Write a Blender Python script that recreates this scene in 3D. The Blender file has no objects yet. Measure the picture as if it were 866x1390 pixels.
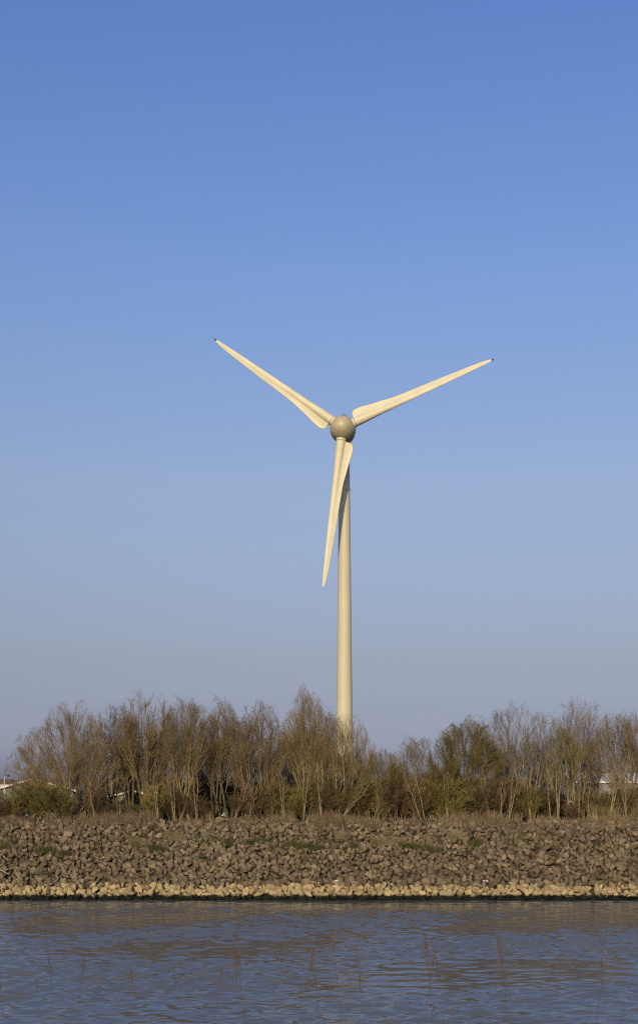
import bpy, bmesh, math, random
import numpy as np
from mathutils import Vector, Matrix

random.seed(7)
rng = np.random.default_rng(7)
R = math.radians
F = 1805.0; CX = 433.0; HY = 1062.0; CZ = 8.0      # photo scale: focal length in photo pixels, horizon row, eye height

def at(px, py, Y):
    return ((px-CX)*Y/F, Y, CZ-(py-HY)*Y/F)
def wx(px, Y): return (px-CX)*Y/F
def wz(py, Y): return CZ-(py-HY)*Y/F

scene = bpy.context.scene
col = scene.collection

# ---------------------------------------------------------------- helpers
def tag(o, label=None, cat=None, group=None, kind=None):
    if label: o['label'] = label
    if cat: o['category'] = cat
    if group: o['group'] = group
    if kind: o['kind'] = kind
    return o

def empty(name, loc=(0, 0, 0), rz=0.0):
    o = bpy.data.objects.new(name, None)
    o.empty_display_size = 0.3
    o.location = loc; o.rotation_euler = (0, 0, rz)
    col.objects.link(o)
    return o

def mesh_from(name, V, Fc, mat, smooth=False):
    V = np.asarray(V, dtype=np.float32)
    me = bpy.data.meshes.new(name)
    if isinstance(Fc, np.ndarray):
        nf, k = Fc.shape
        me.vertices.add(len(V)); me.vertices.foreach_set('co', V.ravel())
        me.loops.add(nf*k); me.loops.foreach_set('vertex_index', Fc.astype(np.int32).ravel())
        me.polygons.add(nf)
        me.polygons.foreach_set('loop_start', np.arange(0, nf*k, k, dtype=np.int32))
        me.polygons.foreach_set('loop_total', np.full(nf, k, dtype=np.int32))
        me.update(calc_edges=True)
    else:
        me.from_pydata([tuple(map(float, v)) for v in V], [], Fc)
        me.update()
    if smooth:
        me.polygons.foreach_set('use_smooth', np.ones(len(me.polygons), dtype=bool))
    if mat: me.materials.append(mat)
    return me

def obj(name, me, parent=None, loc=(0, 0, 0)):
    o = bpy.data.objects.new(name, me)
    o.location = loc
    col.objects.link(o)
    if parent is not None: o.parent = parent
    return o

def copy_tree(o, parent=None):
    c = o.copy(); col.objects.link(c); c.parent = parent
    for ch in [x for x in KIDS.get(o.name, [])]:
        copy_tree(ch, c)
    return c
KIDS = {}
def kids(o):
    KIDS[o.name] = [x for x in o.children]
    for x in o.children: kids(x)

class MB:
    """collects boxes / bars / lathes into one mesh"""
    def __init__(s): s.V = []; s.F = []
    def add(s, V, Fc):
        n = len(s.V); s.V += [tuple(v) for v in V]; s.F += [tuple(i+n for i in f) for f in Fc]
    def box(s, a, b):
        x0, y0, z0 = a; x1, y1, z1 = b
        s.add([(x0,y0,z0),(x1,y0,z0),(x1,y1,z0),(x0,y1,z0),(x0,y0,z1),(x1,y0,z1),(x1,y1,z1),(x0,y1,z1)],
              [(0,3,2,1),(4,5,6,7),(0,1,5,4),(1,2,6,5),(2,3,7,6),(3,0,4,7)])
    def bar(s, p, q, w, h):
        p = Vector(p); q = Vector(q); d = (q-p).normalized()
        side = d.cross(Vector((0, 0, 1)))
        if side.length < 1e-3: side = Vector((1, 0, 0))
        side.normalize(); up = side.cross(d)
        V = []
        for c in (p, q):
            for a, b in ((-1,-1),(1,-1),(1,1),(-1,1)):
                V.append(c+side*a*w/2+up*b*h/2)
        s.add(V, [(0,1,2,3),(7,6,5,4),(0,4,5,1),(1,5,6,2),(2,6,7,3),(3,7,4,0)])
    def lathe(s, prof, n=32, M=None):
        """prof: list of (z, r)"""
        V = []; Fc = []
        for z, r in prof:
            for i in range(n):
                a = 2*math.pi*i/n
                v = Vector((r*math.cos(a), r*math.sin(a), z))
                V.append(M @ v if M else v)
        for j in range(len(prof)-1):
            for i in range(n):
                Fc.append((j*n+i, j*n+(i+1) % n, (j+1)*n+(i+1) % n, (j+1)*n+i))
        Fc.append(tuple(range(n))[::-1]); Fc.append(tuple((len(prof)-1)*n+i for i in range(n)))
        s.add(V, Fc)
    def build(s, name, mat, parent=None, smooth=False):
        me = mesh_from(name, s.V, s.F, mat, smooth)
        return obj(name, me, parent)

# ---------------------------------------------------------------- materials
def mat(name, base, rough=0.8, var=None, scale=3.0, detail=4, bump=0.0, bump_scale=20, spec=0.3, objrand=0.0, extra=None, attr=False):
    """noise-varied principled material; var = second colour"""
    m = bpy.data.materials.new(name); m.use_nodes = True
    nt = m.node_tree; N = nt.nodes; L = nt.links
    b = N['Principled BSDF']
    b.inputs['Roughness'].default_value = rough
    b.inputs['Specular IOR Level'].default_value = spec
    tc = N.new('ShaderNodeNewGeometry')
    pos = tc.outputs['Position']
    noise = N.new('ShaderNodeTexNoise'); noise.inputs['Scale'].default_value = scale; noise.inputs['Detail'].default_value = detail
    L.new(pos, noise.inputs['Vector'])
    ramp = N.new('ShaderNodeValToRGB')
    ramp.color_ramp.elements[0].position = .35; ramp.color_ramp.elements[1].position = .65
    ramp.color_ramp.elements[0].color = (*base, 1)
    ramp.color_ramp.elements[1].color = (*(var or base), 1)
    L.new(noise.outputs['Fac'], ramp.inputs['Fac'])
    c = ramp.outputs['Color']
    if objrand or attr:
        hs = N.new('ShaderNodeHueSaturation')
        oi = N.new('ShaderNodeObjectInfo')
        src = oi.outputs['Random']
        if attr:
            at_ = N.new('ShaderNodeAttribute'); at_.attribute_name = 'tone'
            ad = N.new('ShaderNodeMath'); ad.operation = 'ADD'
            L.new(src, ad.inputs[0]); L.new(at_.outputs['Fac'], ad.inputs[1])
            fr = N.new('ShaderNodeMath'); fr.operation = 'FRACT'; L.new(ad.outputs[0], fr.inputs[0]); src = fr.outputs[0]
        mr = N.new('ShaderNodeMapRange'); mr.inputs['To Min'].default_value = 1-objrand; mr.inputs['To Max'].default_value = 1+objrand
        L.new(src, mr.inputs['Value']); L.new(mr.outputs[0], hs.inputs['Value'])
        mr2 = N.new('ShaderNodeMapRange'); mr2.inputs['To Min'].default_value = .485; mr2.inputs['To Max'].default_value = .515
        ml = N.new('ShaderNodeMath'); ml.operation = 'MULTIPLY'; ml.inputs[1].default_value = 7.31
        f2 = N.new('ShaderNodeMath'); f2.operation = 'FRACT'; L.new(src, ml.inputs[0]); L.new(ml.outputs[0], f2.inputs[0])
        L.new(f2.outputs[0], mr2.inputs['Value']); L.new(mr2.outputs[0], hs.inputs['Hue'])
        L.new(c, hs.inputs['Color']); c = hs.outputs['Color']
    if extra: c = extra(nt, c)
    L.new(c, b.inputs['Base Color'])
    if bump:
        n2 = N.new('ShaderNodeTexNoise'); n2.inputs['Scale'].default_value = bump_scale; n2.inputs['Detail'].default_value = 6
        L.new(pos, n2.inputs['Vector'])
        bp = N.new('ShaderNodeBump'); bp.inputs['Strength'].default_value = bump; bp.inputs['Distance'].default_value = 0.05
        L.new(n2.outputs['Fac'], bp.inputs['Height']); L.new(bp.outputs[0], b.inputs['Normal'])
    return m

def tidemark(nt, c):
    """wet algae stain with an uneven upper edge just above the water line"""
    N = nt.nodes; L = nt.links
    g = N.new('ShaderNodeNewGeometry'); sx = N.new('ShaderNodeSeparateXYZ'); L.new(g.outputs['Position'], sx.inputs[0])
    no = N.new('ShaderNodeTexNoise'); no.inputs['Scale'].default_value = 2.6; no.inputs['Detail'].default_value = 5
    L.new(g.outputs['Position'], no.inputs['Vector'])
    m1 = N.new('ShaderNodeMath'); m1.operation = 'MULTIPLY_ADD'; m1.inputs[1].default_value = -0.52; m1.inputs[2].default_value = 0.0
    L.new(no.outputs['Fac'], m1.inputs[0])
    m2 = N.new('ShaderNodeMath'); m2.operation = 'ADD'; L.new(sx.outputs['Z'], m2.inputs[0]); L.new(m1.outputs[0], m2.inputs[1])
    mr = N.new('ShaderNodeMapRange'); mr.inputs['From Min'].default_value = 0.02; mr.inputs['From Max'].default_value = 0.14
    L.new(m2.outputs[0], mr.inputs['Value'])
    mx = N.new('ShaderNodeMix'); mx.data_type = 'RGBA'
    mx.inputs['A'].default_value = (0.012, 0.012, 0.007, 1)
    L.new(mr.outputs[0], mx.inputs['Factor']); L.new(c, mx.inputs['B'])
    return mx.outputs['Result']

def streaks(nt, c):
    """faint dirt runs down the painted steel"""
    N = nt.nodes; L = nt.links
    g = N.new('ShaderNodeNewGeometry'); mp = N.new('ShaderNodeMapping'); mp.inputs['Scale'].default_value = (2.5, 2.5, 0.06)
    L.new(g.outputs['Position'], mp.inputs['Vector'])
    no = N.new('ShaderNodeTexNoise'); no.inputs['Scale'].default_value = 1.0; no.inputs['Detail'].default_value = 4
    L.new(mp.outputs[0], no.inputs['Vector'])
    mr = N.new('ShaderNodeMapRange'); mr.inputs['From Min'].default_value = .35; mr.inputs['From Max'].default_value = .7
    mr.inputs['To Min'].default_value = 0; mr.inputs['To Max'].default_value = .3
    L.new(no.outputs['Fac'], mr.inputs['Value'])
    mx = N.new('ShaderNodeMix'); mx.data_type = 'RGBA'; mx.inputs['B'].default_value = (0.50, 0.42, 0.28, 1)
    L.new(mr.outputs[0], mx.inputs['Factor']); L.new(c, mx.inputs['A'])
    return mx.outputs['Result']

M = {}
M['tower'] = mat('tower_paint', (0.53, 0.49, 0.34), .5, (0.57, 0.525, 0.365), .15, extra=streaks, spec=.3)
M['blade'] = mat('blade_paint', (0.65, 0.605, 0.42), .5, (0.59, 0.55, 0.375), .35, spec=.35)
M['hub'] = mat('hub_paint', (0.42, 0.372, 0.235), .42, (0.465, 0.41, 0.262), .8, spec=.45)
M['collar'] = mat('collar_paint', (0.64, 0.58, 0.41), .5, (0.6, 0.54, 0.38), 1.5)
M['seam'] = mat('panel_seam', (0.24, 0.21, 0.13), .6, (0.28, 0.24, 0.15), 2)
M['dark'] = mat('dark_metal', (0.03, 0.03, 0.03), .6, (0.05, 0.05, 0.05), 5)
M['rock'] = mat('grey_rock', (0.125, 0.094, 0.056), .9, (0.205, 0.157, 0.098), 1.1, 4, bump=.25, bump_scale=14, spec=.2, objrand=.38, attr=True, extra=tidemark)
M['pale_rock'] = mat('pale_rock', (0.3, 0.228, 0.115), .85, (0.43, 0.335, 0.18), 2.2, 6, bump=.6, bump_scale=12, spec=.2, objrand=.22, attr=True, extra=tidemark)
M['green_bark'] = mat('lichen_bark', (0.2, 0.16, 0.075), .9, (0.3, 0.24, 0.12), 3.0, 5, bump=.5, bump_scale=30, spec=.15, objrand=.22)
M['grey_bark'] = mat('grey_bark', (0.165, 0.132, 0.085), .9, (0.25, 0.205, 0.135), 3.0, 5, bump=.5, bump_scale=30, spec=.15, objrand=.22)
M['dark_bark'] = mat('dark_bark', (0.07, 0.058, 0.038), .9, (0.12, 0.10, 0.065), 3.0, 5, bump=.5, bump_scale=30, spec=.15, objrand=.2)
M['pale_bark'] = mat('pale_bark', (0.22, 0.175, 0.1), .8, (0.31, 0.25, 0.15), 4.0, 5, bump=.4, bump_scale=30, spec=.15, objrand=.15)
M['brown_twig'] = mat('brown_twig', (0.19, 0.138, 0.066), .85, (0.28, 0.208, 0.105), .7, 3, spec=.15, objrand=.22)
M['olive_twig'] = mat('olive_twig', (0.15, 0.123, 0.038), .85, (0.235, 0.19, 0.06), .7, 3, spec=.15, objrand=.15)
M['rust_twig'] = mat('rust_twig', (0.19, 0.128, 0.064), .85, (0.275, 0.195, 0.10), .8, 3, spec=.15, objrand=.2)
M['bramble'] = mat('bramble_twig', (0.10, 0.074, 0.034), .85, (0.18, 0.135, 0.066), .8, 3, spec=.15, objrand=.3)  # darker copy of the brown twig: shade of the thicket base put into the colour
M['bramble_rust'] = mat('bramble_rust_twig', (0.095, 0.062, 0.032), .85, (0.165, 0.108, 0.058), .8, 3, spec=.15, objrand=.3)  # rust twig for low shrubs, undergrowth shade painted in as a darker tone
M['grey_twig'] = mat('grey_twig', (0.165, 0.138, 0.103), .85, (0.245, 0.208, 0.162), .8, 3, spec=.15, objrand=.2)
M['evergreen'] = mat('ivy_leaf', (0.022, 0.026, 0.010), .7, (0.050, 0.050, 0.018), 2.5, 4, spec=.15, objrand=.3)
M['straw'] = mat('dry_grass_blade', (0.22, 0.165, 0.09), .85, (0.36, 0.28, 0.165), 1.2, 4, spec=.15, objrand=.15)
M['grass'] = mat('green_grass_blade', (0.065, 0.075, 0.022), .8, (0.13, 0.13, 0.045), 3, 4, spec=.2)
M['reed'] = mat('reed_stem', (0.075, 0.055, 0.035), .8, (0.11, 0.085, 0.055), 3, 3, spec=.15, objrand=.2)
M['plume'] = mat('reed_plume', (0.13, 0.10, 0.08), .9, (0.19, 0.15, 0.12), 8, 3, spec=.1)
M['wood'] = mat('driftwood', (0.42, 0.34, 0.24), .8, (0.52, 0.43, 0.31), 9, 4, spec=.15)
M['white'] = mat('white_paint', (0.66, 0.66, 0.62), .5, (0.74, 0.74, 0.70), 2)
M['greenwall'] = mat('grey_green_cladding', (0.13, 0.15, 0.12), .8, (0.17, 0.19, 0.155), 1.5)
M['greyroof'] = mat('dull_sheet_roof', (0.12, 0.115, 0.10), .7, (0.17, 0.16, 0.14), 1.0)
M['redroof'] = mat('red_tile_roof', (0.13, 0.08, 0.06), .8, (0.17, 0.105, 0.08), .5)
M['brick'] = mat('red_brick', (0.24, 0.055, 0.035), .85, (0.3, 0.075, 0.045), 6)
M['render'] = mat('pale_wall', (0.42, 0.40, 0.36), .8, (0.5, 0.47, 0.42), .6)
M['greywall'] = mat('grey_wall', (0.17, 0.17, 0.165), .8, (0.22, 0.22, 0.21), .6)
M['glass'] = mat('window_glass', (0.03, 0.04, 0.05), .1, (0.04, 0.05, 0.06), .6, spec=.6)

def ground_mat():
    m = mat('ground_soil', (0.045, 0.036, 0.022), .95, (0.10, 0.08, 0.048), .8, 8, bump=.8, bump_scale=6, spec=.1, extra=tidemark)
    return m
M['ground'] = ground_mat()

def water_mat():
    m = bpy.data.materials.new('river_water'); m.use_nodes = True
    nt = m.node_tree; N = nt.nodes; L = nt.links; b = N['Principled BSDF']
    b.inputs['Base Color'].default_value = (0.105, 0.112, 0.112, 1)
    b.inputs['Roughness'].default_value = .07
    b.inputs['IOR'].default_value = 1.4
    g = N.new('ShaderNodeNewGeometry')
    mp = N.new('ShaderNodeMapping'); mp.inputs['Scale'].default_value = (1.2, 3.4, 1)
    L.new(g.outputs['Position'], mp.inputs['Vector'])
    no = N.new('ShaderNodeTexNoise'); no.inputs['Scale'].default_value = 1.6; no.inputs['Detail'].default_value = 5; no.inputs['Roughness'].default_value = .6
    L.new(mp.outputs[0], no.inputs['Vector'])
    bp = N.new('ShaderNodeBump'); bp.inputs['Strength'].default_value = .12; bp.inputs['Distance'].default_value = .05
    L.new(no.outputs['Fac'], bp.inputs['Height']); L.new(bp.outputs[0], b.inputs['Normal'])
    return m
M['water'] = water_mat()

# ---------------------------------------------------------------- terrain
PROF = [(-400, 6.3), (4, 6.3), (7.5, 5.6), (20, -0.6), (26, -2.2), (84, -2.2), (89.6, -0.45), (100.2, 4.95), (101.5, 5.05),
        (120, 5.0), (138, 3.2), (400, 3.0), (1500, 3.0), (9000, 2.0)]
PY = [p[0] for p in PROF]; PZ = [p[1] for p in PROF]
def gz(x, y):
    z = np.interp(y, PY, PZ)
    lump = .12*np.sin(x*.31+1.3)*np.sin(y*.27+.4)+.07*np.sin(x*.83+y*.5)+.05*np.sin(x*1.9-y*.7+2)
    fade = np.clip((y-100.5)/2, 0, 1)*np.clip((140-y)/15, 0, 1)+np.clip((y-92)/4, 0, 1)*np.clip((101-y)/2, 0, 1)*.6
    return z+lump*fade+.10*np.sin(x*.9+.6)*np.sin(x*.37)*np.exp(-((y-100)/1.6)**2)
def build_ground():
    xs = np.concatenate([[-6000, -2500, -900, -300, -120], np.arange(-60, 60.1, .75), [120, 300, 900, 2500, 6000]])
    ys = np.concatenate([[-400, -100, -20, 0, 4, 6, 7.5, 10, 14, 17, 20, 23, 26, 40, 60, 84, 88, 89.6], np.arange(90.5, 122, .75), [124, 127, 130, 134, 138, 145, 160, 200, 300, 500, 900, 1600, 3000, 5500, 9000]])
    X, Y = np.meshgrid(xs, ys)
    Z = gz(X, Y)
    V = np.stack([X, Y, Z], -1).reshape(-1, 3)
    nx, ny = len(xs), len(ys)
    i, j = np.meshgrid(np.arange(nx-1), np.arange(ny-1)); a = (j*nx+i).ravel()
    Fc = np.stack([a, a+1, a+nx+1, a+nx], 1)
    o = obj('ground', mesh_from('ground', V, Fc, M['ground'], True))
    tag(o, kind='structure')
build_ground()

def build_water():
    W = np.random.default_rng(3)
    xs = np.concatenate([[-3000, -500, -100], np.arange(-42, 42.01, .22), [100, 500, 3000]])
    ys = np.concatenate([[18.0, 24, 30, 34], np.arange(36, 91.01, .085)])
    X, Y = np.meshgrid(xs, ys)
    Z = np.zeros_like(X)
    n = 80
    lam = np.exp(W.uniform(np.log(.30), np.log(2.2), n))
    th = W.normal(0, R(32), n)
    # uneven wind: patches of rougher and calmer water, stretched along the river
    env = 0
    for k in range(7):
        env = env+np.sin(X*W.uniform(.06, .38)*W.choice([-1, 1])+Y*W.uniform(.10, .55)+W.uniform(0, 6.28))
    env = np.clip(.85+.2*env, .35, 1.5)
    shore = .6+1.0*np.clip((86-Y)/12, 0, 1)
    for l, t in zip(lam, th):
        k = 2*math.pi/l
        slope = .0165*(.8/l)**.2
        Z += slope/k*np.sin(k*(X*math.sin(t)+Y*math.cos(t))+W.uniform(0, 6.28))*(1+.5*np.sin(X*W.uniform(.1, .5)+Y*W.uniform(.1, .5)+W.uniform(0, 6)))
    fade = np.clip((42-np.abs(X))/4, 0, 1)*np.clip((Y-36)/3, 0, 1)
    Z = Z*env*shore*fade*1.3
    V = np.stack([X, Y, Z], -1).reshape(-1, 3)
    nx, ny = len(xs), len(ys)
    i, j = np.meshgrid(np.arange(nx-1), np.arange(ny-1)); a = (j*nx+i).ravel()
    Fc = np.stack([a, a+1, a+nx+1, a+nx], 1)
    o = obj('water', mesh_from('water', V, Fc, M['water'], True))
    tag(o, kind='structure')
build_water()

# ---------------------------------------------------------------- wind turbine
def turbine():
    yaw, tilt, az, RR = 0.11436, 0.08831, 0.41138, 36.22
    hub = Vector((5.238, 296.0, 86.88))
    n = Vector((-math.sin(yaw)*math.cos(tilt), -math.cos(yaw)*math.cos(tilt), math.sin(tilt)))
    u = Vector((math.cos(yaw), -math.sin(yaw), 0)); w = u.cross(n)
    if w.z < 0: w = -w
    back = Vector((-n.x, -n.y, 0)).normalized()
    tx, ty = hub.x+back.x*4.3, hub.y+back.y*4.3
    gz0 = 3.0
    root = empty('wind_turbine', (tx, ty, gz0))
    tag(root, 'tall three bladed wind turbine on a tapering cream tower behind the bare trees', 'wind turbine')
    def loc(v): return (v.x-tx, v.y-ty, v.z-gz0)
    zs = [(-.3, 2.16), (0, 2.14), (8, 2.03), (20.3, 1.83), (31.9, 1.67), (48.5, 1.50), (58, 1.40), (65.2, 1.31), (71, 1.25), (75.5, 1.20), (82.2, 1.14)]
    m = MB(); m.lathe(zs, 64)
    tower = m.build('tower', M['tower'], root, True)
    for z in (33.8, 58.2):
        r = np.interp(z, [a for a, b in zs], [b for a, b in zs])
        m = MB(); m.lathe([(z-.09, r+.002), (z-.08, r+.03), (z+.08, r+.03), (z+.09, r+.002)], 64)
        m.build('flange', M['tower'], tower)
    z = 71.2; m = MB(); m.lathe([(z-.5, 1.252), (z-.4, 1.36), (z+.15, 1.36), (z+.2, 1.25)], 64)
    m.build('flange', M['tower'], tower)
    # axis matrix: local z along n
    A = Matrix((u, w, n)).transposed().to_4x4(); A.translation = Vector(loc(hub))
    m = MB()
    m.lathe([(-8.4, .05), (-8.3, .6), (-7.6, 1.1), (-6.2, 1.75), (-4.6, 2.25), (-3.0, 2.6), (-1.9, 2.8), (-1.15, 2.86), (-1.1, 2.7)], 64, A)
    nac = m.build('nacelle', M['hub'], root, True)
    m = MB()
    prof = []
    for i in range(23):
        a = i/22*math.pi/2
        prof.append((-1.0+4.05*math.sin(a), max(.02, 2.90*math.cos(a)**.92)))
    m.lathe([(-1.08, 2.74)]+prof, 64, A)
    spin = m.build('spinner', M['hub'], root, True)
    for q in (1.15, 2.35):
        rr = 2.90*math.cos(math.asin((q+1)/4.05))**.92
        m = MB(); m.lathe([(q-.03, rr-.03), (q-.025, rr+.028), (q+.025, rr+.004), (q+.03, rr-.03)], 64, A); m.build('seam', M['seam'], spin, True)
    # wind sensor mast on top of the nacelle
    m = MB(); top = Vector(loc(hub))+w*2.75-n*2.2
    m.bar(top, top+Vector((0, 0, 1.5)), .12, .12); m.bar(top+u*.7-w*.15, top+u*.7+Vector((0, 0, 1.0)), .12, .12)
    m.bar(top+Vector((-.15, 0, 1.0)), top+Vector((.75, 0, 1.0)), .08, .08)
    m.build('anemometer', M['dark'], nac)
    # blades: radius, leading extent, trailing extent, pitch of the section (degrees)
    S = [(3.12, 1.05, 1.10, 14), (3.2, 1.05, 2.1, 14), (3.4, 1.05, 2.6, 14), (3.8, 1.04, 2.92, 14), (4.6, 1.02, 3.02, 14), (6, .96, 2.86, 13), (8, .86, 2.45, 11),
         (10, .78, 2.14, 9.5), (12.5, .72, 1.72, 8), (15, .68, 1.56, 7), (18, .64, 1.44, 6), (21, .60, 1.34, 5), (25, .53, 1.16, 4),
         (29, .45, .94, 3), (32, .38, .76, 2), (34, .31, .60, 1.5), (35.2, .22, .40, 1), (35.9, .12, .2, 1), (36.15, .04, .08, 1)]
    NP = 20
    def section(l, t, k):
        pts = []
        fin = .13*min(1, l/.5)
        xs_ = [l*(-math.cos(math.pi*i/10)) for i in range(0, 7)]
        last = xs_[-1]
        xs_ += [last+(t-last)*(i/(NP-6)) for i in range(1, NP-5)]
        up = []
        for x in xs_:
            c = math.sqrt(max(0, l*l-x*x)) if x < l else 0
            s = max(0, 1-(x/t)) if t > 0 else 0
            th = (.85*l if k > 8 else l)*1.0
            body = c*(1 if k < 5 else max(.32, 1-(k-5)*.05))
            air = l*max(.30, .62-.02*k)*s**1.25 + fin*.35*(s**.5)
            q = max(body if x < l*.75 else 0, air if x > 0 else 0, .015)
            if x <= 0: q = max(body, .001)
            up.append((x, q))
        return [(x, q) for x, q in up]+[(x, -q*.9) for x, q in reversed(up[1:-1])]
    for k in range(3):
        a = az+k*2*math.pi/3
        rad = u*math.cos(a)+w*math.sin(a)
        tr = -u*math.sin(a)+w*math.cos(a)
        V = []; Fc = []
        cnt = None
        hl = Vector(loc(hub))
        for (r, l, t, tw) in S:
            sec = section(l, t, r)
            cnt = len(sec)
            ct, st = math.cos(R(tw)), math.sin(R(tw))
            for x, q in sec:
                # chord leans back (away from the nose) towards the trailing edge
                cam_ = .55*max(0, 1-(r-3)/16)*max(0, x/t)**2.2
                V.append(hl+rad*r+tr*(x*ct+q*st)+n*(-x*st+q*ct+cam_))
        for j in range(len(S)-1):
            for i in range(cnt):
                Fc.append((j*cnt+i, j*cnt+(i+1) % cnt, (j+1)*cnt+(i+1) % cnt, (j+1)*cnt+i))
        Fc.append(tuple(range(cnt))[::-1]); Fc.append(tuple((len(S)-1)*cnt+i for i in range(cnt)))
        me = mesh_from('blade', V, Fc, M['blade'], True)
        bm_ = bmesh.new(); bm_.from_mesh(me); bmesh.ops.recalc_face_normals(bm_, faces=bm_.faces); bm_.to_mesh(me); bm_.free()
        bl = obj('blade', me, root)
        B = Matrix((tr, n, rad)).transposed().to_4x4(); B.translation = hl
        m = MB(); m.lathe([(1.9, 1.10), (2.92, 1.10), (2.93, .98), (3.0, .98), (3.01, 1.11), (3.14, 1.11)], 40, B)
        m.build('root_collar', M['collar'], bl)
        m = MB(); m.lathe([(2.9, 1.01), (2.91, 1.03), (3.02, 1.03), (3.03, 1.01)], 40, B)
        m.build('seal_ring', M['dark'], bl)
        if k < 2:
            m = MB(); m.lathe([(35.85, .05), (35.9, .17), (36.3, .17), (36.38, .05)], 12, B)
            m.build('dark_tip', M['dark'], bl)
        else:
            m = MB(); m.lathe([(35.75, .05), (35.8, .17), (36.15, .15), (36.22, .05)], 12, B)
            m.build('pale_tip', M['white'], bl)
    return root
turbine()

# ---------------------------------------------------------------- rocks
def rock_mesh(seed, mt, flat=.7):
    r = random.Random(seed)
    bm = bmesh.new()
    ax, ay, azz = r.uniform(.85, 1.15), r.uniform(.7, 1.0), r.uniform(.62, .95)*flat/.7
    for i in range(r.randint(8, 12)):
        th = math.acos(r.uniform(-1, 1)); ph = r.uniform(0, 6.283)
        v = Vector((math.sin(th)*math.cos(ph), math.sin(th)*math.sin(ph), math.cos(th)))
        # push towards a box for blocky quarry stone
        mx = max(abs(v.x), abs(v.y), abs(v.z)); v = v.lerp(v/mx, .75)
        bm.verts.new((v.x*ax*.5, v.y*ay*.5, v.z*azz*.5))
    res = bmesh.ops.convex_hull(bm, input=bm.verts)
    bmesh.ops.delete(bm, geom=[g for g in res['geom_interior'] if isinstance(g, bmesh.types.BMVert)], context='VERTS')
    bmesh.ops.bevel(bm, geom=list(bm.edges), offset=.05, segments=1, affect='EDGES')
    bmesh.ops.triangulate(bm, faces=bm.faces)
    me = bpy.data.meshes.new('rock'); bm.to_mesh(me); bm.free()
    me.materials.append(mt)
    return me
GREY = [rock_mesh(i, M['rock']) for i in range(16)]
PALE = [rock_mesh(100+i, M['pale_rock'], .8) for i in range(14)]

def slope_pt(x, s):
    """point on the bank face, s metres up the slope from y=89.6"""
    y = 89.6+s*.891
    return x, y, float(gz(x, y))

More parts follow.
